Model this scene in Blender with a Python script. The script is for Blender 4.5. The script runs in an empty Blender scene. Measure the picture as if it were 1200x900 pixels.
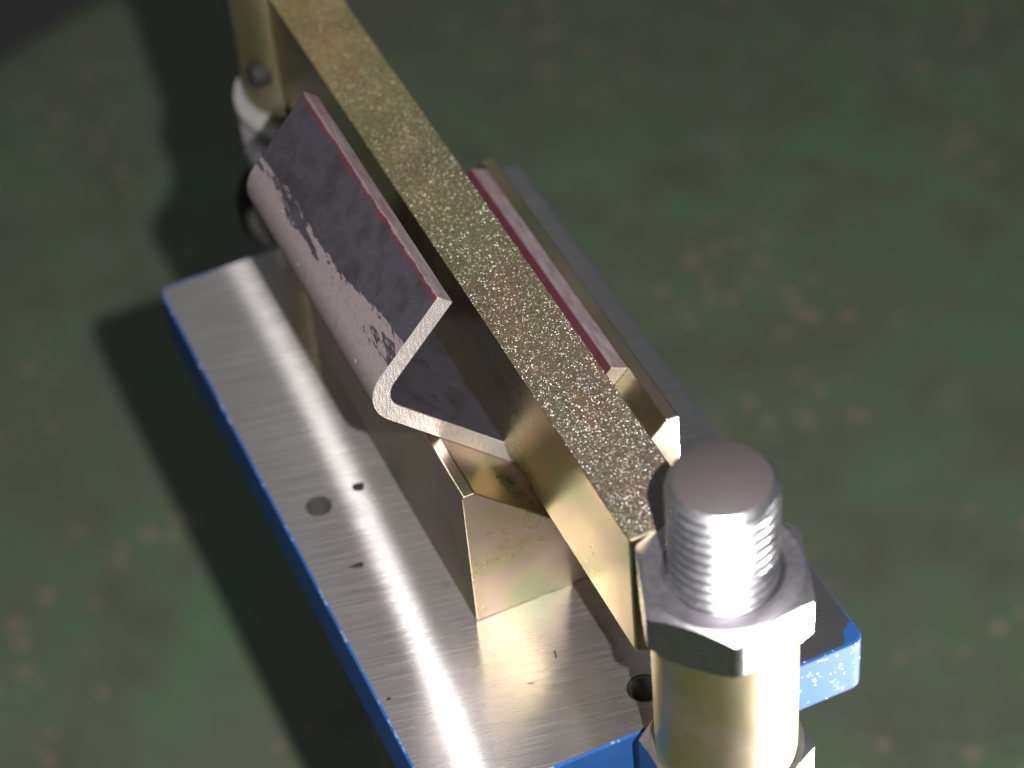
import bpy, bmesh, math, random
from mathutils import Vector, Matrix
random.seed(7)
S = 0.001                                   # the scene is laid out in millimetres
sc = bpy.context.scene
C = sc.collection

# ---------------------------------------------------------------- camera
cam_d = bpy.data.cameras.new('camera')
cam = bpy.data.objects.new('camera', cam_d); C.objects.link(cam)
cam.location = (-64.0016*S, -227.8132*S, 333.5506*S)
cam.rotation_euler = (math.radians(44.836), math.radians(4.0404), math.radians(-24.3844))
cam_d.sensor_width = 36; cam_d.lens = 86.93
cam_d.clip_start = 0.01; cam_d.clip_end = 50
cam_d.dof.use_dof = True
cam_d.dof.focus_distance = 0.405
cam_d.dof.aperture_fstop = 13.5
sc.camera = cam

# ---------------------------------------------------------------- dim workshop around, flash beside the lens, lamp at the right
world = bpy.data.worlds.new('World'); sc.world = world; world.use_nodes = True
world.node_tree.nodes['Background'].inputs[0].default_value = (0.92, 0.96, 1.0, 1)
world.node_tree.nodes['Background'].inputs[1].default_value = 0.12

def lamp(name, loc, target, size, power, color):
    d = bpy.data.lights.new(name, 'AREA'); d.shape = 'DISK'; d.size = size*S; d.energy = power; d.color = color
    o = bpy.data.objects.new(name, d); C.objects.link(o)
    o.location = Vector(loc)*S
    o.rotation_euler = (Vector(target)-Vector(loc)).to_track_quat('-Z', 'Y').to_euler()
    return o
lamp('camera_flash', (-25, -240, 350), (120, 60, -100), 5.5, 4.6, (1.0, 0.97, 0.93))
lamp('workshop_lamp', (234, -124, -180), (46, -10, 25), 70, 0.80, (1.0, 0.97, 0.93)).data.spread = math.radians(70)

sc.render.engine = 'CYCLES'
sc.cycles.use_denoising = True
sc.cycles.max_bounces = 8
sc.cycles.sample_clamp_indirect = 6
sc.view_settings.view_transform = 'Standard'
sc.view_settings.look = 'None'
sc.view_settings.exposure = 0.0
sc.view_settings.gamma = 1.0
sc.view_settings.use_curve_mapping = False

# ---------------------------------------------------------------- helpers
def srgb(r, g, b):
    f = lambda c: ((c/255+0.055)/1.055)**2.4 if c/255 > 0.04045 else c/255/12.92
    return (f(r), f(g), f(b), 1)

class NT:
    """small node builder"""
    def __init__(self, name):
        self.m = bpy.data.materials.new(name); self.m.use_nodes = True
        self.t = self.m.node_tree; self.n = self.t.nodes; self.l = self.t.links
        self.p = self.n['Principled BSDF']
    def node(self, typ, **kw):
        x = self.n.new(typ)
        for k, v in kw.items(): setattr(x, k, v)
        return x
    def put(self, sock, v):
        if isinstance(v, bpy.types.NodeSocket): self.l.new(v, sock)
        else: sock.default_value = v
    def coord(self, scale=(1, 1, 1), rot=0.0, kind='Object', loc=(0, 0, 0)):
        tc = self.node('ShaderNodeTexCoord'); mp = self.node('ShaderNodeMapping')
        mp.inputs['Scale'].default_value = scale; mp.inputs['Rotation'].default_value = (0, 0, rot)
        mp.inputs['Location'].default_value = loc
        mp.inputs['Rotation'].default_value = (0, 0, 0)
        src = tc.outputs[kind]
        if rot:                                            # turn first, stretch afterwards
            m0 = self.node('ShaderNodeMapping'); m0.inputs['Rotation'].default_value = (0, 0, rot)
            self.l.new(src, m0.inputs[0]); src = m0.outputs[0]
        self.l.new(src, mp.inputs[0]); return mp.outputs[0]
    def noise(self, vec, scale, detail=4, rough=0.55, dist=0.0):
        x = self.node('ShaderNodeTexNoise'); self.l.new(vec, x.inputs['Vector'])
        x.inputs['Scale'].default_value = scale; x.inputs['Detail'].default_value = detail
        x.inputs['Roughness'].default_value = rough; x.inputs['Distortion'].default_value = dist
        return x.outputs['Fac']
    def voro(self, vec, scale, out='Color', feature='F1', rnd=1.0):
        x = self.node('ShaderNodeTexVoronoi', feature=feature); self.l.new(vec, x.inputs['Vector'])
        x.inputs['Scale'].default_value = scale; x.inputs['Randomness'].default_value = rnd
        return x.outputs[out]
    def ramp(self, fac, stops, interp='LINEAR'):
        x = self.node('ShaderNodeValToRGB'); x.color_ramp.interpolation = interp
        e = x.color_ramp.elements
        while len(e) < len(stops): e.new(0.5)
        for i, (pos, col) in enumerate(stops):
            e[i].position = pos; e[i].color = col if len(col) == 4 else (*col, 1)
        self.l.new(fac, x.inputs[0]); return x.outputs[0]
    def mix(self, fac, a, b, blend='MIX'):
        x = self.node('ShaderNodeMix', data_type='RGBA', blend_type=blend)
        self.put(x.inputs[0], fac); self.put(x.inputs[6], a); self.put(x.inputs[7], b)
        return x.outputs[2]
    def math(self, op, a, b=0.0, c=0.0, clamp=False):
        x = self.node('ShaderNodeMath', operation=op); x.use_clamp = clamp
        self.put(x.inputs[0], a); self.put(x.inputs[1], b); self.put(x.inputs[2], c)
        return x.outputs[0]
    def mapr(self, v, a, b, c, d):
        x = self.node('ShaderNodeMapRange'); self.put(x.inputs[0], v)
        for i, q in enumerate((a, b, c, d)): x.inputs[i+1].default_value = q
        return x.outputs[0]
    def sep(self, vec):
        x = self.node('ShaderNodeSeparateXYZ'); self.l.new(vec, x.inputs[0]); return x.outputs
    def bump(self, h, strength=0.2, dist=0.0001, normal=None):
        x = self.node('ShaderNodeBump'); x.inputs['Strength'].default_value = strength
        x.inputs['Distance'].default_value = dist; self.l.new(h, x.inputs['Height'])
        if normal is not None: self.l.new(normal, x.inputs['Normal'])
        self.l.new(x.outputs[0], self.p.inputs['Normal']); return x.outputs[0]
    def set(self, **kw):
        for k, v in kw.items(): self.put(self.p.inputs[k.replace('_', ' ')], v)

GREY = lambda v: (v, v, v, 1)

# ---------------------------------------------------------------- materials
def mat_steel_top():
    """ground steel face of the base plate: slightly arched grinding lines, blue paint left along its edges"""
    a = NT('ground_steel')
    P = a.sep(a.coord(kind='Object')); x, y = P[0], P[1]
    slope = a.math('ADD', a.math('MULTIPLY', y, 0.44), -0.226)          # direction of the grinding lines
    across = a.math('SUBTRACT', y, a.math('MULTIPLY', x, slope))
    def lines(su, sv, detail=3):
        c = a.node('ShaderNodeCombineXYZ')
        a.put(c.inputs[0], a.math('MULTIPLY', x, su)); a.put(c.inputs[1], a.math('MULTIPLY', across, sv))
        return a.noise(c.outputs[0], 1.0, detail, 0.6)
    n1 = lines(130, 4600); n2 = lines(60, 2000); n3 = lines(14, 230, 2)
    blot = a.noise(a.coord(), 45, 5, 0.6)
    smut = a.noise(a.coord(loc=(3, 1, 0)), 120, 4, 0.6, 0.6)
    base = a.ramp(n2, [(0.25, (0.53, 0.505, 0.505)), (0.75, (0.63, 0.60, 0.605))])
    base = a.mix(a.math('MULTIPLY', a.mapr(blot, 0.35, 0.75, 0, 1), 0.4), base, (0.44, 0.41, 0.41, 1))
    base = a.mix(a.mapr(smut, 0.64, 0.76, 0, 0.35), base, (0.28, 0.25, 0.24, 1))
    scr = a.math('MULTIPLY', a.math('GREATER_THAN', lines(45, 1500, 2), 0.70), 0.5)
    base = a.mix(scr, base, (0.80, 0.78, 0.78, 1))
    for ang, sx, sy, th in ((0.5, 30, 1100, 0.76), (-0.9, 24, 1300, 0.77), (1.3, 36, 900, 0.78)):
        cross = a.noise(a.coord((sx, sy, 1), ang), 1.0, 2, 0.5, 0.2)
        base = a.mix(a.math('MULTIPLY', a.math('GREATER_THAN', cross, th), 0.6), base, (0.86, 0.84, 0.84, 1))
    tg = a.node('ShaderNodeCombineXYZ'); tg.inputs[0].default_value = 1.0; a.put(tg.inputs[1], slope)
    tn = a.node('ShaderNodeVectorMath', operation='NORMALIZE'); a.l.new(tg.outputs[0], tn.inputs[0])
    h = a.math('ADD', a.math('MULTIPLY', n1, 0.7), a.math('MULTIPLY', n2, 0.6))
    bp = a.bump(h, 0.05, 0.00004)
    def lobe(rough, aniso, dist='BECKMANN'):
        g = a.node('ShaderNodeBsdfAnisotropic', distribution=dist)
        a.put(g.inputs['Color'], base); a.put(g.inputs['Roughness'], rough); g.inputs['Anisotropy'].default_value = aniso
        a.l.new(tn.outputs[0], g.inputs['Tangent']); a.l.new(bp, g.inputs['Normal'])
        return g.outputs[0]
    def blend(f, p, q):
        m = a.node('ShaderNodeMixShader'); a.put(m.inputs[0], f); a.l.new(p, m.inputs[1]); a.l.new(q, m.inputs[2]); return m.outputs[0]
    sharp = lobe(a.mapr(n1, 0.3, 0.7, 0.195, 0.215), 0.93)
    soft = lobe(a.mapr(n1, 0.3, 0.7, 0.29, 0.32), 0.87)
    mirror = lobe(a.mapr(n2, 0.3, 0.7, 0.20, 0.30), 0.45)
    wide_l = lobe(0.46, 0.64, 'GGX')
    fa = a.math('MULTIPLY', a.mapr(n3, 0.3, 0.7, 0.95, 1.05), a.mapr(n1, 0.3, 0.7, 0.65, 1.35))
    both = blend(a.math('MULTIPLY', fa, 0.024), mirror, sharp)
    both = blend(a.math('MULTIPLY', fa, 0.002), both, soft)
    both = blend(a.mapr(n2, 0.3, 0.7, 0.05, 0.08), both, wide_l)
    # paint remnant along the rim
    en = a.noise(a.coord(), 260, 3, 0.6); en2 = a.noise(a.coord(), 60, 2, 0.5)
    dx0 = x; dx1 = a.math('SUBTRACT', 80*S, x); dy0 = y; dy1 = a.math('SUBTRACT', 143.6*S, y)
    d = a.math('MINIMUM', a.math('MINIMUM', dx0, dx1), a.math('MINIMUM', dy0, dy1))
    cor = a.math('SUBTRACT', a.math('SQRT', a.math('ADD', a.math('POWER', dx1, 2.0), a.math('POWER', dy0, 2.0))), 4.2*S)
    d = a.math('MINIMUM', d, cor)
    cor2 = a.math('MAXIMUM', a.math('SUBTRACT', dx0, 11*S), a.math('SUBTRACT', dy1, 0.9*S))
    d = a.math('MINIMUM', d, cor2)
    lim = a.math('ADD', a.math('MULTIPLY', a.math('SUBTRACT', en, 0.5), 2.6*S), a.math('MULTIPLY', a.math('SUBTRACT', en2, 0.45), 1.8*S))
    mask = a.mapr(a.math('SUBTRACT', a.math('SUBTRACT', lim, 0.15*S), d), -0.0001, 0.0001, 0, 1)
    pb = a.node('ShaderNodeBsdfPrincipled')
    pb.inputs['Base Color'].default_value = srgb(32, 70, 128); pb.inputs['Roughness'].default_value = 0.38
    mx = a.node('ShaderNodeMixShader'); a.l.new(mask, mx.inputs[0])
    a.l.new(both, mx.inputs[1]); a.l.new(pb.outputs[0], mx.inputs[2])
    a.l.new(mx.outputs[0], a.n['Material Output'].inputs[0])
    return a.m

def mat_blue_paint():
    a = NT('blue_paint')
    o = a.coord()
    n = a.noise(o, 90, 4); fine = a.noise(o, 900, 3)
    spk = a.voro(o, 1500, 'Distance'); gate = a.noise(o, 420, 4, 0.65)
    chips = a.math('MULTIPLY', a.math('LESS_THAN', spk, 0.30), a.math('MULTIPLY', a.math('GREATER_THAN', gate, 0.575), a.math('MULTIPLY', a.math('LESS_THAN', a.sep(o)[1], 3*S), a.math('GREATER_THAN', a.sep(o)[0], 46*S))))
    z = a.sep(o)[2]
    rim = a.math('GREATER_THAN', a.math('ADD', z, a.math('MULTIPLY', a.math('SUBTRACT', gate, 0.5), 3.0*S)), -0.02*S)
    chips = a.math('MAXIMUM', chips, a.math('MULTIPLY', a.math('MULTIPLY', rim, a.mapr(a.sep(o)[0], 0.070, 0.074, 0.22, 0.0)), a.math('GREATER_THAN', n, 0.52)))
    col = a.mix(a.mapr(n, 0.3, 0.7, 0, 1), srgb(34, 72, 128), srgb(44, 86, 146))
    right_dark = a.math('MULTIPLY', a.math('GREATER_THAN', a.sep(o)[0], 79.2*S), a.mapr(a.sep(o)[1], 0.004, 0.010, 0, 0.8))  # right side mixed towards dark grey, fading in behind the front corner
    col = a.mix(right_dark, col, (0.055, 0.050, 0.050, 1))
    col = a.mix(chips, col, srgb(205, 212, 222))
    a.set(Base_Color=col, Roughness=a.mapr(n, 0.3, 0.7, 0.5, 0.62), Metallic=a.math('MULTIPLY', chips, 0.5), Specular_IOR_Level=0.10)
    a.bump(a.math('ADD', a.math('MULTIPLY', fine, 0.5), chips), 0.25, 0.00008)
    return a.m

def mat_gold(name, warm=0.5, rough=0.3, seed=0.0, dirt=0.3):
    """yellow chromate zinc plating: gold going to pink and green"""
    a = NT(name)
    o = a.coord(loc=(seed, seed*0.7, seed*1.3))
    n = a.noise(o, 38, 1.5, 0.5, 0.6)
    lines = a.noise(a.coord((40, 40, 220), loc=(seed, 0, 0)), 1.0, 1, 0.5, 0.4)
    f = a.math('ADD', a.math('MULTIPLY', n, 0.8), a.math('MULTIPLY', lines, 0.25))
    g = (0.52, 0.46, 0.24); pk = (0.64, 0.51, 0.41); gr = (0.42, 0.48, 0.27); am = (0.46, 0.38, 0.20)
    if warm > 0.7:
        st = [(0.30, gr), (0.42, (0.58, 0.53, 0.33)), (0.48, pk), (0.57, pk), (0.64, (0.58, 0.54, 0.34)), (0.74, (0.42, 0.50, 0.30))]
    elif warm > 0.4:
        st = [(0.32, gr), (0.45, g), (0.55, (0.54, 0.46, 0.30)), (0.64, pk), (0.75, g)]
    else:
        st = [(0.32, (0.31, 0.30, 0.18)), (0.46, (0.41, 0.37, 0.23)), (0.58, (0.42, 0.34, 0.23)), (0.70, (0.35, 0.38, 0.23))]
    col = a.ramp(f, st)
    fine = a.noise(o, 500, 4, 0.6)
    spots = a.noise(o, 150, 5, 0.65)
    col = a.mix(a.mapr(spots, 0.55, 0.75, 0, dirt), col, (0.22, 0.17, 0.11, 1))
    a.set(Base_Color=col, Metallic=1.0, Roughness=a.math('ADD', a.mapr(n, 0.3, 0.7, rough-0.05, rough+0.06), a.mapr(fine, 0.3, 0.7, -0.02, 0.03)))
    a.bump(a.math('ADD', fine, a.math('MULTIPLY', lines, 0.8)), 0.03, 0.00005)
    return a.m

def mat_blasted():
    """rough sparkling top edge of the blade"""
    a = NT('blasted_plating')
    o = a.coord()
    y = a.sep(o)[1]
    big = a.noise(o, 55, 4, 0.6, 0.5)
    tone = a.math('ADD', a.mapr(y, -0.01, 0.12, 0.0, 0.8), a.math('MULTIPLY', a.math('SUBTRACT', big, 0.5), 0.9))
    col = a.ramp(tone, [(0.0, (0.125, 0.098, 0.078)), (0.35, (0.135, 0.102, 0.060)), (0.6, (0.150, 0.130, 0.060)), (0.85, (0.25, 0.195, 0.085))])
    tint = a.noise(a.coord((1, 0.22, 1)), 230, 3, 0.6)
    col = a.mix(a.mapr(tint, 0.5, 0.66, 0, 0.55), col, (0.115, 0.132, 0.056, 1))
    col = a.mix(a.mapr(tint, 0.34, 0.48, 0.55, 0), col, (0.20, 0.115, 0.058, 1))
    grain = a.noise(o, 2300, 2, 0.5)
    cell = a.voro(o, 6200, 'Color')
    pits = a.mapr(grain, 0.3, 0.62, 0.6, 1.2)
    mul = a.node('ShaderNodeVectorMath', operation='SCALE'); a.l.new(col, mul.inputs[0]); a.l.new(pits, mul.inputs['Scale'])
    gate = a.math('MULTIPLY', a.mapr(a.noise(o, 130, 3), 0.35, 0.65, 0.5, 1.0), a.mapr(y, 0.03, 0.13, 1.0, 0.35))
    geo = a.node('ShaderNodeNewGeometry')
    sub = a.node('ShaderNodeVectorMath', operation='SUBTRACT'); a.l.new(cell, sub.inputs[0]); sub.inputs[1].default_value = (0.5, 0.5, 0.5)
    scl = a.node('ShaderNodeVectorMath', operation='SCALE'); a.l.new(sub.outputs[0], scl.inputs[0]); scl.inputs['Scale'].default_value = 2.2
    add = a.node('ShaderNodeVectorMath', operation='ADD'); a.l.new(geo.outputs['Normal'], add.inputs[0]); a.l.new(scl.outputs[0], add.inputs[1])
    nor = a.node('ShaderNodeVectorMath', operation='NORMALIZE'); a.l.new(add.outputs[0], nor.inputs[0])
    a.set(Base_Color=mul.outputs[0], Metallic=0.45, Roughness=0.50)
    a.bump(grain, 0.4, 0.0001)
    gl = a.node('ShaderNodeBsdfAnisotropic', distribution='BECKMANN'); gl.inputs['Roughness'].default_value = 0.48
    gl.inputs['Color'].default_value = (0.9, 0.87, 0.78, 1); a.l.new(nor.outputs[0], gl.inputs['Normal'])
    mx = a.node('ShaderNodeMixShader'); a.put(mx.inputs[0], a.math('MULTIPLY', gate, 0.32))
    a.l.new(a.p.outputs[0], mx.inputs[1]); a.l.new(gl.outputs[0], mx.inputs[2]); a.l.new(mx.outputs[0], a.n['Material Output'].inputs[0])
    return a.m

def mat_scale():
    """dark purple mill scale, rubbed to pinkish grey at the bend, a red seam under the free edge.
    UV: x = millimetres along the outer path / 100, y = millimetres along the piece / 100"""
    a = NT('mill_scale')
    uv = a.sep(a.coord(kind='UV'))
    u, v = uv[0], uv[1]
    o = a.coord(kind='UV')
    streak = a.math('ADD', a.math('MULTIPLY', a.noise(a.coord((20, 5, 1), 0.0, kind='UV'), 1.0, 3, 0.6, 0.5), 0.62), a.math('MULTIPLY', a.noise(a.coord((90, 22, 1), 0.12, kind='UV'), 1.0, 5, 0.7, 0.5), 0.38))
    fine = a.noise(o, 320, 4, 0.6); cloud = a.noise(o, 14, 4, 0.6)
    dark = a.ramp(cloud, [(0.3, srgb(54, 49, 53)), (0.55, srgb(70, 68, 76)), (0.75, srgb(58, 51, 56))])
    light = a.ramp(fine, [(0.3, srgb(126, 114, 117)), (0.7, srgb(146, 134, 137))])
    red = a.ramp(fine, [(0.3, srgb(88, 22, 38)), (0.7, srgb(126, 58, 72))])
    edge = a.math('ADD', u, a.math('MULTIPLY', a.math('SUBTRACT', streak, 0.5), 0.26))
    edge = a.math('ADD', edge, a.math('MULTIPLY', v, 0.035))
    rub = a.math('MULTIPLY', a.mapr(edge, 0.765, 0.770, 1, 0), a.mapr(u, 0.40, 0.46, 0, 1))
    scuff = a.noise(a.coord((240, 30, 1), -0.5, kind='UV'), 1.0, 4, 0.6)
    dark = a.mix(a.mapr(scuff, 0.58, 0.76, 0, 0.22), dark, srgb(118, 108, 114))
    dust = a.math('LESS_THAN', a.voro(o, 95, 'Distance'), a.mapr(a.noise(o, 21, 3), 0.45, 0.75, 0.0, 0.16))
    dark = a.mix(a.math('MULTIPLY', dust, 0.35), dark, srgb(150, 138, 142))
    mott = a.noise(o, 70, 5, 0.7)
    light = a.mix(a.mapr(mott, 0.5, 0.75, 0, 0.45), light, srgb(98, 86, 90))
    flecks = a.math('GREATER_THAN', a.noise(a.coord((70, 30, 1), 0.4, kind='UV'), 2.2, 4, 0.6), 0.70)
    rub = a.math('MAXIMUM', rub, a.math('MULTIPLY', flecks, 0.35))
    col = a.mix(rub, dark, light)
    ra = a.math('ADD', u, a.math('MULTIPLY', a.math('SUBTRACT', a.noise(o, 26, 4, 0.6), 0.5), 0.016))
    redm = a.math('MULTIPLY', a.mapr(ra, 0.862, 0.868, 0, 1), a.mapr(u, 0.8795, 0.8803, 1, 0))
    redm = a.math('MULTIPLY', redm, a.mapr(a.noise(o, 60, 4, 0.6), 0.35, 0.60, 0.0, 0.85))
    col = a.mix(redm, col, red)
    col = a.mix(a.math('MULTIPLY', a.mapr(u, 1.56, 1.64, 0, 0.75), a.mapr(fine, 0.25, 0.6, 0.5, 1.0)), col, srgb(96, 30, 46))
    lt = a.math('MULTIPLY', a.math('MULTIPLY', a.mapr(ra, 0.872, 0.876, 0, 1), a.mapr(u, 0.8795, 0.8803, 1, 0)), a.mapr(fine, 0.3, 0.6, 0.3, 1.0))
    col = a.mix(lt, col, srgb(146, 126, 131))
    ticks = a.math('LESS_THAN', a.voro(a.coord((26, 12, 1), 0.5, kind='UV'), 1.0, 'Distance'), 0.045)
    col = a.mix(ticks, col, srgb(225, 215, 218))
    a.set(Base_Color=col, Metallic=0.25, Roughness=a.math('ADD', a.mapr(rub, 0, 1, 0.30, 0.46), a.mapr(fine, 0.3, 0.7, -0.05, 0.06)))
    a.bump(a.math('ADD', a.math('MULTIPLY', rub, -0.6), a.math('MULTIPLY', fine, 0.5)), 0.3, 0.00008)
    return a.m

def mat_sheared():
    """bright sawn end of the bent strip"""
    a = NT('sawn_steel')
    o = a.coord()
    lines = a.noise(a.coord((2200, 60, 500), 0), 1.0, 3, 0.6)
    n = a.noise(o, 160, 4)
    col = a.ramp(n, [(0.3, (0.58, 0.53, 0.515)), (0.7, (0.74, 0.69, 0.675))])
    a.set(Base_Color=col, Metallic=0.8, Roughness=a.mapr(lines, 0.3, 0.7, 0.38, 0.52))
    a.bump(lines, 0.8, 0.00016)
    return a.m

def mat_strip_edge():
    a = NT('scaled_edge')
    o = a.coord((1, 0.25, 1)); n = a.noise(o, 900, 4, 0.6); b = a.noise(a.coord(), 70, 3)
    col = a.ramp(n, [(0.3, srgb(112, 98, 103)), (0.7, srgb(150, 137, 141))])
    col = a.mix(a.mapr(b, 0.55, 0.75, 0, 0.5), col, srgb(120, 60, 76))
    a.set(Base_Color=col, Metallic=0.3, Roughness=0.45)
    a.bump(n, 0.3, 0.0001)
    return a.m

def mat_zinc(name, col, rough, relief=0.12):
    a = NT(name)
    o = a.coord(); n = a.noise(o, 170, 4); f = a.noise(o, 900, 3)
    c = a.mix(a.mapr(n, 0.3, 0.7, 0, 1), col, tuple(x*0.8 for x in col[:3])+(1,))
    a.set(Base_Color=c, Metallic=1.0, Roughness=a.math('ADD', a.mapr(n, 0.3, 0.7, rough-0.05, rough+0.07), a.mapr(f, 0.3, 0.7, -0.03, 0.04)))
    a.bump(f, relief, 0.00005)
    return a.m

def mat_floor():
    a = NT('green_floor_paint')
    o = a.coord()
    n = a.noise(o, 9, 5, 0.6); n2 = a.noise(o, 34, 5, 0.62, 0.4); n3 = a.noise(a.coord(loc=(4, 2, 0)), 5.0, 4, 0.6)
    col = a.ramp(n2, [(0.28, (0.076, 0.090, 0.058)), (0.48, (0.094, 0.122, 0.080)), (0.62, (0.078, 0.142, 0.080)), (0.78, (0.130, 0.140, 0.106))])
    col = a.mix(a.mapr(n3, 0.40, 0.68, 0, 0.70), col, (0.105, 0.098, 0.075, 1))
    sp = a.voro(a.coord(), 105, 'Distance'); spg = a.noise(a.coord(loc=(1, 5, 0)), 17, 4, 0.6)
    w = a.math('ADD', sp, a.math('MULTIPLY', a.math('SUBTRACT', a.noise(o, 150, 3), 0.5), 0.35))
    chips = a.math('MULTIPLY', a.mapr(w, 0.24, 0.33, 1, 0), a.mapr(spg, 0.50, 0.58, 0, 1))
    col = a.mix(a.math('MULTIPLY', chips, 0.62), col, (0.23, 0.165, 0.125, 1))
    sp2 = a.voro(a.coord(loc=(0.3, 0.1, 0)), 26, 'Distance')
    w2 = a.math('ADD', sp2, a.math('MULTIPLY', a.math('SUBTRACT', a.noise(o, 80, 3), 0.5), 0.5))
    col = a.mix(a.math('MULTIPLY', a.mapr(w2, 0.05, 0.28, 1, 0), 0.35), col, (0.15, 0.15, 0.125, 1))
    dirt = a.noise(a.coord((1, 2.2, 1), 0.6), 22, 5, 0.65, 0.6)
    col = a.mix(a.mapr(dirt, 0.55, 0.72, 0, 0.55), col, (0.072, 0.064, 0.050, 1))
    a.set(Base_Color=col, Roughness=a.mapr(n, 0.3, 0.7, 0.42, 0.6))
    a.bump(a.math('ADD', n2, chips), 0.2, 0.0006)
    return a.m

def mat_plain(name, col, rough, metal=0.0, var=0.25, scale=120):
    a = NT(name)
    n = a.noise(a.coord(), scale, 4)
    c2 = tuple(max(0, x*(1-var)) for x in col[:3]) + (1,)
    a.set(Base_Color=a.mix(n, col, c2), Roughness=a.mapr(n, 0.3, 0.7, rough-0.06, rough+0.06), Metallic=metal)
    a.bump(a.noise(a.coord(), scale*6, 3), 0.15, 0.0001)
    return a.m

M = dict(
    steel=mat_steel_top(), blue=mat_blue_paint(),
    gold_block=mat_gold('plated_block', 0.8, 0.31, 2.3, 0.04), gold_blade=mat_gold('plated_blade', 0.3, 0.30, 5.1, 0.04),
    gold_post=mat_gold('plated_post', 0.5, 0.42, 8.4, 0.15), blasted=mat_blasted(),
    scale=mat_scale(), sawn=mat_sheared(), sedge=mat_strip_edge(),
    zinc=mat_zinc('zinc_plating', (0.33, 0.33, 0.34, 1), 0.23), turned=mat_zinc('turned_zinc', (0.66, 0.63, 0.68, 1), 0.38), stud_end=mat_plain('dull_stud_end', (0.085, 0.070, 0.075, 1), 0.6, 0.2, 0.35, 300),
    thread=mat_zinc('zinc_thread', (0.76, 0.75, 0.79, 1), 0.31, 0.02),
    silver=mat_plain('bright_silver', (0.50, 0.49, 0.50, 1), 0.4, 0.45, 0.5, 300), floor=mat_floor(), black=mat_plain('black_rubber', (0.010, 0.010, 0.011, 1), 0.75),
    stand=mat_plain('dark_grey_paint', (0.075, 0.068, 0.06, 1), 0.5), mat=mat_plain('grey_rubber', (0.040, 0.038, 0.042, 1), 0.6),
    hole=mat_plain('bored_steel', (0.58, 0.58, 0.55, 1), 0.26, 0.93, 0.1), tapped=mat_plain('tapped_steel', (0.24, 0.23, 0.21, 1), 0.30, 0.95, 0.3), nick=mat_plain('black_mark', (0.02, 0.02, 0.018, 1), 0.5),
)

# ---------------------------------------------------------------- mesh helpers
def finish(name, bm, mats, parent=None, angle=35, bevel=0.0, keep_normals=False):
    if not keep_normals: bmesh.ops.recalc_face_normals(bm, faces=bm.faces)
    me = bpy.data.meshes.new(name); bm.to_mesh(me); bm.free()
    for m in (mats if isinstance(mats, (list, tuple)) else [mats]): me.materials.append(m)
    for p in me.polygons: p.use_smooth = True
    me.set_sharp_from_angle(angle=math.radians(angle))
    o = bpy.data.objects.new(name, me); C.objects.link(o)
    if parent is not None: o.parent = parent
    if bevel:
        b = o.modifiers.new('edge', 'BEVEL'); b.width = bevel*S; b.segments = 2; b.limit_method = 'ANGLE'; b.angle_limit = math.radians(40); b.harden_normals = True
    return o

def tag(o, label, cat, group=None, kind=None):
    if label: o['label'] = label
    if cat: o['category'] = cat
    if group: o['group'] = group
    if kind: o['kind'] = kind
    return o

def empty(name, loc):
    o = bpy.data.objects.new(name, None); C.objects.link(o); o.location = Vector(loc)*S; o.empty_display_size = 0.01
    return o

def prism(profile, y0, y1, steps=1, uvs=None, jitter=0.0):
    """extrude an x,z profile (mm) along y; caps get material 1"""
    bm = bmesh.new(); uvl = bm.loops.layers.uv.new('UVMap')
    rows = []
    for k in range(steps+1):
        y = y0+(y1-y0)*k/steps
        rows.append([bm.verts.new(((x+random.uniform(-jitter, jitter))*S, y*S, (z+random.uniform(-jitter, jitter))*S)) for x, z in profile])
    n = len(profile)
    for k in range(steps):
        for i in range(n):
            j = (i+1) % n
            f = bm.faces.new((rows[k][i], rows[k][j], rows[k+1][j], rows[k+1][i]))
            if uvs:
                ya = (y0+(y1-y0)*k/steps)/100; yb = (y0+(y1-y0)*(k+1)/steps)/100
                for lp, uvv in zip(f.loops, ((uvs[i], ya), (uvs[i+1], ya), (uvs[i+1], yb), (uvs[i], yb))): lp[uvl].uv = uvv
    caps = [bm.faces.new(rows[0]), bm.faces.new(rows[-1])]
    for f in caps: f.material_index = 1
    return bm, rows

def lathe(prof, seg=64, cap_bottom=True, cap_top=True):
    """prof: list of (r, z) mm"""
    bm = bmesh.new(); rings = []
    for r, z in prof:
        rings.append([bm.verts.new((r*S*math.cos(2*math.pi*i/seg), r*S*math.sin(2*math.pi*i/seg), z*S)) for i in range(seg)])
    for a_, b_ in zip(rings, rings[1:]):
        for i in range(seg): bm.faces.new((a_[i], a_[(i+1) % seg], b_[(i+1) % seg], b_[i]))
    if cap_bottom: bm.faces.new(rings[0])
    if cap_top: bm.faces.new(rings[-1])
    return bm

def thread_bm(r_out, depth, pitch, z0, z1, seg=56, chamfer=1.4, sub=8, inner=False):
    bm = bmesh.new(); rings = []
    rows = int((z1-z0)/pitch*sub)
    for k in range(rows+1):
        z = z0+(z1-z0)*k/rows; ring = []
        for i in range(seg):
            ph = (z/pitch - i/seg) % 1.0
            tri = abs(ph-0.5)*2                       # 1 at root, 0 at crest
            tri = 0.5-0.5*math.cos(math.pi*tri)
            r = r_out-depth*tri*(min(1.0, max(0.0, (z1-z-0.7)/1.6)) if chamfer > 0.1 and not inner else 1.0)
            r = min(r, r_out-chamfer+max(0.0, (z1-z))*1.0) if not inner else r
            ring.append(bm.verts.new((r*S*math.cos(2*math.pi*i/seg), r*S*math.sin(2*math.pi*i/seg), z*S)))
        rings.append(ring)
    for a_, b_ in zip(rings, rings[1:]):
        for i in range(seg): bm.faces.new((a_[i], a_[(i+1) % seg], b_[(i+1) % seg], b_[i]))
    if not inner:
        f = bm.faces.new(rings[-1]); f.material_index = 1
        bm.faces.new(rings[0])
    return bm

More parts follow.
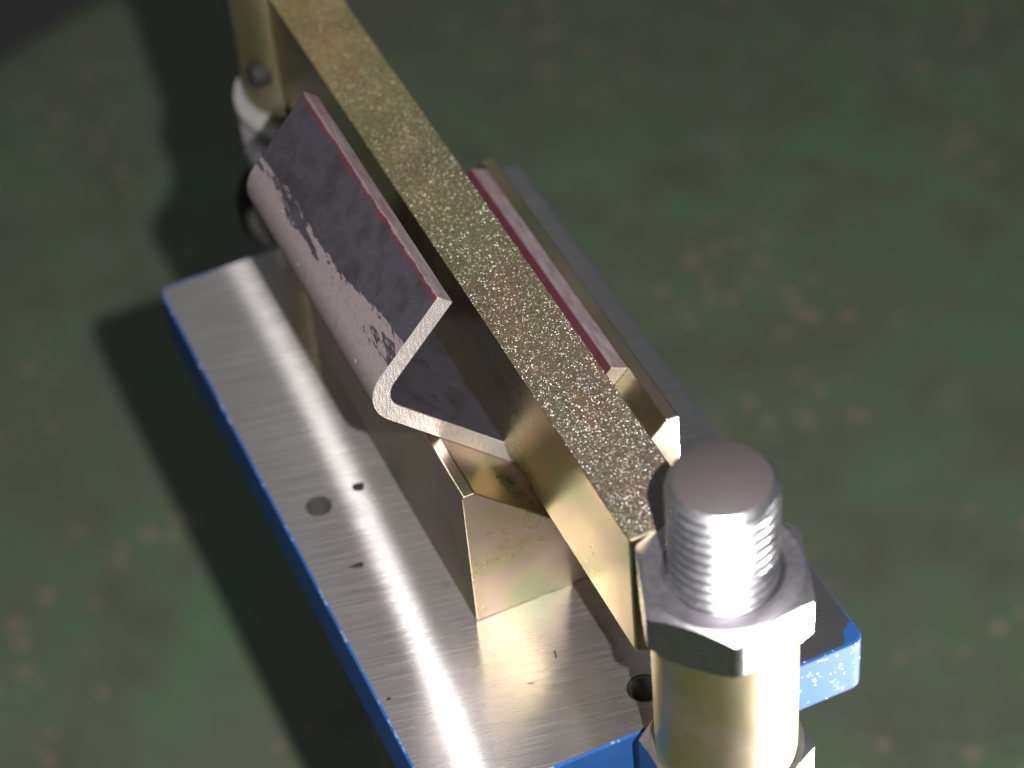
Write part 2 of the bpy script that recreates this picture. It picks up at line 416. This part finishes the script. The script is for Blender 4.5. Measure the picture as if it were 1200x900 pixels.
def nut_bm(af, z0, z1, bore, turn, seg=120, ch=1.02):
    """chamfered hexagon nut; turn = azimuth of one flat"""
    bm = bmesh.new(); rc = af/2*ch; rings = []
    def rh(i):
        w = (2*math.pi*i/seg-turn + math.pi/6) % (math.pi/3) - math.pi/6
        return af/2/math.cos(w)
    tan = math.tan(math.radians(30))
    def ring(fn): rings.append([bm.verts.new((fn(i)[0]*S*math.cos(2*math.pi*i/seg), fn(i)[0]*S*math.sin(2*math.pi*i/seg), fn(i)[1]*S)) for i in range(seg)])
    ring(lambda i: (bore, z0)); ring(lambda i: (min(rc, rh(i)), z0)); ring(lambda i: (rh(i), z0+max(0, rh(i)-rc)*tan+0.03))
    ring(lambda i: (rh(i), z1-max(0, rh(i)-rc)*tan-0.03)); ring(lambda i: (min(rc, rh(i))-0.0, z1)); ring(lambda i: (bore+0.9, z1)); ring(lambda i: (bore, z1-0.9))
    rings.append(rings[0])
    for q, (a_, b_) in enumerate(zip(rings, rings[1:])):
        for i in range(seg): bm.faces.new((a_[i], a_[(i+1) % seg], b_[(i+1) % seg], b_[i])).material_index = 1 if q in (3, 4, 5) else 0
    return bm

def tube_bm(pts, r, seg=12):
    bm = bmesh.new(); rings = []
    pts = [Vector(p) for p in pts]
    for k, p in enumerate(pts):
        t = (pts[min(k+1, len(pts)-1)]-pts[max(k-1, 0)]).normalized()
        u = t.cross(Vector((0.3, 0.2, 1))).normalized(); w = t.cross(u)
        rings.append([bm.verts.new((p+(u*math.cos(2*math.pi*i/seg)+w*math.sin(2*math.pi*i/seg))*r)*S) for i in range(seg)])
    for a_, b_ in zip(rings, rings[1:]):
        for i in range(seg): bm.faces.new((a_[i], a_[(i+1) % seg], b_[(i+1) % seg], b_[i]))
    bm.faces.new(rings[0]); bm.faces.new(rings[-1])
    return bm

def box_bm(x0, x1, y0, y1, z0, z1):
    bm = bmesh.new(); bmesh.ops.create_cube(bm, size=1)
    for v in bm.verts:
        v.co = Vector(((x0 if v.co.x < 0 else x1)*S, (y0 if v.co.y < 0 else y1)*S, (z0 if v.co.z < 0 else z1)*S))
    return bm

# ---------------------------------------------------------------- setting
FLOOR = -210
fb = bmesh.new()
bmesh.ops.create_grid(fb, x_segments=2, y_segments=2, size=6.0)
floor = finish('floor', fb, M['floor']); floor.location = (0, 0, FLOOR*S); tag(floor, None, None, kind='structure')

# ---------------------------------------------------------------- base plate
L, W, T = 143.6, 80.0, 13.0
plate = empty('base_plate', (0, 0, 0))
tag(plate, 'blue painted steel plate with brushed bare top carrying the grooved block', 'plate')
pb = bmesh.new()
# outline with rounded corners, a small rounded rim above
def rounded(x0, y0, x1, y1, r, n=6):
    pts = []
    for cx, cy, a0 in ((x1-r, y1-r, 0), (x0+r, y1-r, 90), (x0+r, y0+r, 180), (x1-r, y0+r, 270)):
        for k in range(n+1):
            an = math.radians(a0+90*k/n); pts.append((cx+r*math.cos(an), cy+r*math.sin(an)))
    return pts
RIM = [(0.5, 0.0, 0.0), (0.2, -0.08, 0.0), (0.06, -0.24, 0.0), (0.0, -0.5, 0.0), (0.0, -T+0.8, 0.0), (0.3, -T+0.2, 0.0), (0.9, -T, 0.0)]
prev = None; first = None
for inset, z, _ in RIM:
    ring = [pb.verts.new((x*S, y*S, z*S)) for x, y in rounded(inset, inset, W-inset, L-inset, 2.4-min(inset, 0.9))]
    if prev:
        for i in range(len(ring)):
            pb.faces.new((prev[i], prev[(i+1) % len(ring)], ring[(i+1) % len(ring)], ring[i]))
    else: first = ring
    prev = ring
top = pb.faces.new(first); pb.faces.new(prev)
for f in pb.faces: f.material_index = 1
top.material_index = 0
body = finish('plate_body', pb, [M['steel'], M['blue']], plate, 30)
HOLES = [(7.5, 72.9, 2.45), (41.6, 8.0, 3.0)]
cut = bmesh.new()
for hx, hy, hr in HOLES:
    g = bmesh.ops.create_cone(cut, cap_ends=True, segments=40, radius1=hr*S, radius2=hr*S, depth=14*S)
    for v in g['verts']: v.co += Vector((hx*S, hy*S, -6*S))
cutter = finish('hole_cutter', cut, M['hole'])
bo = body.modifiers.new('holes', 'BOOLEAN'); bo.operation = 'DIFFERENCE'; bo.object = cutter; bo.solver = 'EXACT'
try: bo.material_mode = 'TRANSFER'
except Exception: pass
dg = bpy.context.evaluated_depsgraph_get()
nm = bpy.data.meshes.new_from_object(body.evaluated_get(dg))
body.modifiers.clear(); body.data = nm
bpy.data.objects.remove(cutter)
nm.set_sharp_from_angle(angle=math.radians(12))
for p in nm.polygons:
    if abs(p.normal.z) > 0.98: p.use_smooth = False
uvl = nm.uv_layers.get('UVMap') or nm.uv_layers.new(name='UVMap')
ta = math.radians(-10.1)
for lp in nm.loops:
    co = nm.vertices[lp.vertex_index].co
    uvl.data[lp.index].uv = ((co.x*math.cos(ta)+co.y*math.sin(ta))*10, (-co.x*math.sin(ta)+co.y*math.cos(ta))*10)
# threads inside the holes
for hx, hy, hr in HOLES:
    tb = thread_bm(hr-0.02, 0.55 if hr > 2.6 else 0.05, 1.0, -11.0, -0.35, 40, sub=6, inner=True)
    t = finish('threaded_hole', tb, M['tapped' if hr > 2.6 else 'hole'], plate, 60, keep_normals=True); t.location = (hx*S, hy*S, 0)
# small nicks and specks on the ground face
def nick(pts, x, y):
    b = bmesh.new(); lo = [b.verts.new((px*S, py*S, 0.01*S)) for px, py in pts]; hi = [b.verts.new((px*0.85*S, py*0.85*S, 0.07*S)) for px, py in pts]
    for i in range(len(pts)): b.faces.new((lo[i], lo[(i+1) % len(pts)], hi[(i+1) % len(pts)], hi[i]))
    b.faces.new(hi); o = finish('nick', b, M['nick'], plate); o.location = (x*S, y*S, 0)
nick([(-1.1, -0.5), (-0.1, -1.1), (0.6, -1.0), (1.0, -0.2), (1.1, 0.7), (0.1, 1.0), (-0.7, 1.1), (-1.0, 0.4)], 15.7, 73.9)
nick([(-1.7, 0.3), (-0.5, -0.5), (0.7, -0.9), (1.4, -0.5), (1.1, 0.3), (-0.3, 0.4)], 8.3, 56.4)
nick([(-0.5, -0.2), (0.3, -0.4), (0.6, 0.1), (-0.1, 0.3)], 2.0, 26.0)
nick([(-0.2, -0.9), (0.1, -0.9), (0.5, 0.6), (0.2, 0.8)], 31.2, 21.6)
nick([(-0.6, 0.1), (0.5, -0.3), (0.6, -0.1), (-0.4, 0.3)], 25.0, 17.8)

# ---------------------------------------------------------------- stand below the plate
st = empty('stand', (28, 36, FLOOR))
tag(st, 'dark grey upright stand holding the blue plate from below', 'stand')
o = finish('column', box_bm(6, 50, 16, 58, FLOOR+8, -T-0.05), M['stand'], st, bevel=1.5); o.matrix_parent_inverse = Matrix.Translation(-st.location)
o = finish('foot_plate', box_bm(-4, 60, 6, 68, FLOOR+0.05, FLOOR+8), M['stand'], st, bevel=1.5); o.matrix_parent_inverse = Matrix.Translation(-st.location)

# ---------------------------------------------------------------- grooved block
XC, BX0, BX1, BH = 42.5, 22.3, 62.7, 32.0
BY0, BY1 = 34.5, 112.0
vz = BH-(XC-24.7)
prof = [(BX0, 0.02), (BX1, 0.02), (BX1, BH-0.5), (BX1-0.4, BH), (2*XC-24.7, BH), (XC+1.0, vz+1.0), (XC-1.0, vz+1.0), (24.7, BH), (BX0+0.4, BH), (BX0, BH-0.5)]
bm, rows = prism(prof, BY0, BY1, 1)
vb = finish('grooved_block', bm, [M['gold_block'], M['gold_block']], None, 30, bevel=0.25)
tag(vb, 'gold pink plated block with a wide groove under the bent strip', 'die block')

# ---------------------------------------------------------------- bent strip
TH = 3.3
def fillet(pts, radii, n=10):
    out = [Vector(pts[0])]
    for i in range(1, len(pts)-1):
        p, a_, b_ = Vector(pts[i]), Vector(pts[i-1]), Vector(pts[i+1])
        d1 = (a_-p).normalized(); d2 = (b_-p).normalized(); ang = d1.angle(d2); r = radii[i]
        t = r/math.tan(ang/2); c = p+(d1+d2).normalized()*(r/math.sin(ang/2))
        s, e = p+d1*t, p+d2*t; v0, v1 = s-c, e-c; th = v0.angle(v1)
        for k in range(n+1):
            q = k/n; out.append(c+(v0*math.sin((1-q)*th)+v1*math.sin(q*th))/math.sin(th))
    out.append(Vector(pts[-1])); return out
h2 = TH/2*math.sqrt(2)
BENDX, BENDZ = 14.0, 56.9-14.0+h2+0.0          # centre line corner at the left bend
cl = [(58.2, vz+58.2-XC+h2), (XC, vz+h2), (BENDX-0.6, vz+XC-BENDX+0.6+h2), (28.6, 62.4)]
path = fillet(cl, [0, 3.0, 5.6, 0])
def offset(path, d):
    res = []
    for i, p in enumerate(path):
        a_ = path[max(i-1, 0)]; b_ = path[min(i+1, len(path)-1)]
        t = (b_-a_).normalized(); res.append(p+Vector((-t.y, t.x))*d)
    return res
outer = offset(path, TH/2); inner = offset(path, -TH/2)
outer[0] = outer[0]+(outer[0]-outer[1]).normalized()*TH*0.35      # the right leg is sheared at a slant
prof = [tuple(p) for p in outer]+[tuple(p) for p in reversed(inner)]
acc = [0.0]
for a_, b_ in zip(outer, outer[1:]): acc.append(acc[-1]+(b_-a_).length)
tot = acc[-1]
uvs = [(s-TH*0.35)/100 for s in acc]
uvs.append(uvs[-1]+TH/100)
for a_, b_ in zip(list(reversed(inner)), list(reversed(inner))[1:]): uvs.append(uvs[-1]+(b_-a_).length/100)
uvs.append(uvs[-1]+TH/100)
print('STRIP arc total', tot, 'bend at', acc[12], acc[22])
bm, rows = prism(prof, 48.8, 109.3, 1, uvs)
no = len(outer)
for f in bm.faces:
    if f.material_index == 1: continue
    vs = {v.index for v in f.verts}
bm.verts.index_update()
e1, e2 = no-1, no        # side between outer end and inner end = free top edge ; last->first = right leg edge
for k, f in enumerate(list(bm.faces)):
    if f.material_index == 0 and k in (no-1, 2*no-1): f.material_index = 2
strip = finish('bent_strip', bm, [M['scale'], M['sawn'], M['sedge']], None, 30, bevel=0.22)
tag(strip, 'folded dark purple steel strip with bright sawn end pinched under the blade', 'steel strip')

# ---------------------------------------------------------------- blade
X0, X1, ZT, ZB = 36.0, 48.6, 51.0, 24.4
prof = [(X0, ZB), (XC-0.8, vz+h2*2+1.6), (XC+0.8, vz+h2*2+1.6), (X1, ZB+0.2), (X1, ZT), (X0, ZT)]
bm, rows = prism(prof, -1.9, 262, 1)
for k, f in enumerate(list(bm.faces)):
    if k == 4: f.material_index = 2
blade = finish('press_blade', bm, [M['gold_blade'], M['gold_blade'], M['blasted']], None, 30, bevel=0.3)
tag(blade, 'long gold plated bar on edge with sparkling rough top pressing the strip', 'blade')

# ---------------------------------------------------------------- posts
PX, PY, PR = 46.0, -13.5, 11.5
def post(name, x, y, top, label, group):
    e = empty(name, (x, y, 18)); tag(e, label, 'post', group)
    inv = Matrix.Translation((0, 0, -18*S))
    ps = []
    ps.append(finish('sleeve', lathe([(PR-0.5, 8.6), (PR, 9.1), (PR, 41.2), (PR-0.4, 41.6)], 96), M['gold_post'], e, 40))
    ps.append(finish('lower_nut', nut_bm(24.6, -2.0, 8.5, 8.2, math.radians(-82+22)), [M['zinc'], M['turned']], e, 25))
    ps.append(finish('lower_stud', thread_bm(8.0, 0.95, 2.0, -70, -2.1, 40, chamfer=0.01, sub=6), [M['thread'], M['zinc']], e, 50))
    if top:
        ps.append(finish('jam_nut', nut_bm(25.2, 41.65, 51.2, 8.5, math.radians(-80), ch=0.96), [M['zinc'], M['turned']], e, 25))
        ps.append(finish('threaded_stud', thread_bm(8.45, 1.15, 2.1, 43.2, 70.8, seg=144, sub=12, chamfer=1.2), [M['thread'], M['stud_end']], e, 50))
    for p in ps: p.matrix_parent_inverse = inv
    return e
post('threaded_post', PX, PY, True, 'round gold post in front with hexagon nut and shiny threaded stud on top', 'guide posts at the blade ends')

# post beyond the strip: slotted for the blade, with a cross pin
e = empty('guide_post', (42.3, 166, 18)); tag(e, 'blurred gold post straddling the blade behind the bent strip', 'post', 'guide posts at the blade ends')
inv = Matrix.Translation((0, 0, -18*S))
for s in (-1, 1):
    b = bmesh.new(); lo = []; hi = []
    xin = X0-42.3-0.05 if s < 0 else X1-42.3+0.05
    rr = 11.6; a0 = math.acos(max(-1, min(1, xin/rr)))
    n = 22; a1 = 2*math.pi-a0
    angs = [a0+(a1-a0)*k/n for k in range(n+1)] if s < 0 else [-a0+2*a0*k/n for k in range(n+1)]
    for z, col in ((20.5, lo), (74, hi)):
        for an in angs: col.append(b.verts.new((rr*S*math.cos(an), rr*S*math.sin(an), z*S)))
    for i in range(len(lo)):
        j = (i+1) % len(lo); b.faces.new((lo[i], lo[j], hi[j], hi[i]))
    b.faces.new(lo); b.faces.new(hi)
    o = finish('cheek', b, M['gold_post'], e, 40, bevel=0.6); o.matrix_parent_inverse = inv
o = finish('nut', nut_bm(24.0, 6.0, 17.6, 8.2, math.radians(-100), ch=1.0), [M['silver'], M['silver']], e, 25); o.matrix_parent_inverse = inv
w = finish('washer', lathe([(8.4, 0.0), (13.9, 0.0), (14.2, 0.4), (13.9, 1.6), (8.4, 1.6)], 64, False, False), M['silver'], e, 35)
w.location = (0, 0, 0.4*S); w.rotation_euler = (math.radians(4), math.radians(-5), 0)
o = finish('lower_stud', thread_bm(8.0, 0.95, 2.0, -70, 8.9, 40, chamfer=0.01, sub=6), [M['thread'], M['zinc']], e, 50); o.matrix_parent_inverse = inv
pin = finish('cross_pin', lathe([(2.3, 0), (2.6, 0.4), (2.6, 3.2), (1.9, 3.9)], 28), M['black'], e, 40)
pin.rotation_euler = (0, math.radians(-90), 0); pin.location = (-8.0*S, -6.6*S, 13.0*S)

# ---------------------------------------------------------------- cable and clip behind the plate
pts = []
for k in range(37):
    an = math.radians(60+250*k/36)
    pts.append((30+5.2*math.cos(an), 158+3*math.sin(an*0.7), -3+9*math.sin(an)))
cab = finish('cable_loop', tube_bm(pts, 1.9), M['black'], None, 60)
finish('ferrule', tube_bm([(31.5, 158.5, 4.0), (29.6, 158.5, 9.5), (28.6, 158.5, 14.5)], 2.4, 20), M['turned'], cab, 40, bevel=0.4)
tag(cab, 'black rubber cable loop hanging behind the brushed plate', 'cable')

# ---------------------------------------------------------------- grey mat on the floor, far corner
mt = bmesh.new()
n = 10; lo = []; hi = []
edge = []
for k in range(n+1):
    q = k/n; edge.append((-80+230*q, 455+130*q+10*math.sin(q*5)))
outl = edge+[(120, 900), (-300, 900), (-300, 470)]
for z, col in ((FLOOR+0.3, lo), (FLOOR+6, hi)):
    for x, y in outl: col.append(mt.verts.new((x*S, y*S, z*S)))
for i in range(len(lo)):
    j = (i+1) % len(lo); mt.faces.new((lo[i], lo[j], hi[j], hi[i]))
mt.faces.new(lo); mt.faces.new(hi)
o = finish('rubber_mat', mt, M['mat'], None, 40, bevel=1.5)
tag(o, 'dark grey flat slab on the green floor at the far left corner', 'mat')
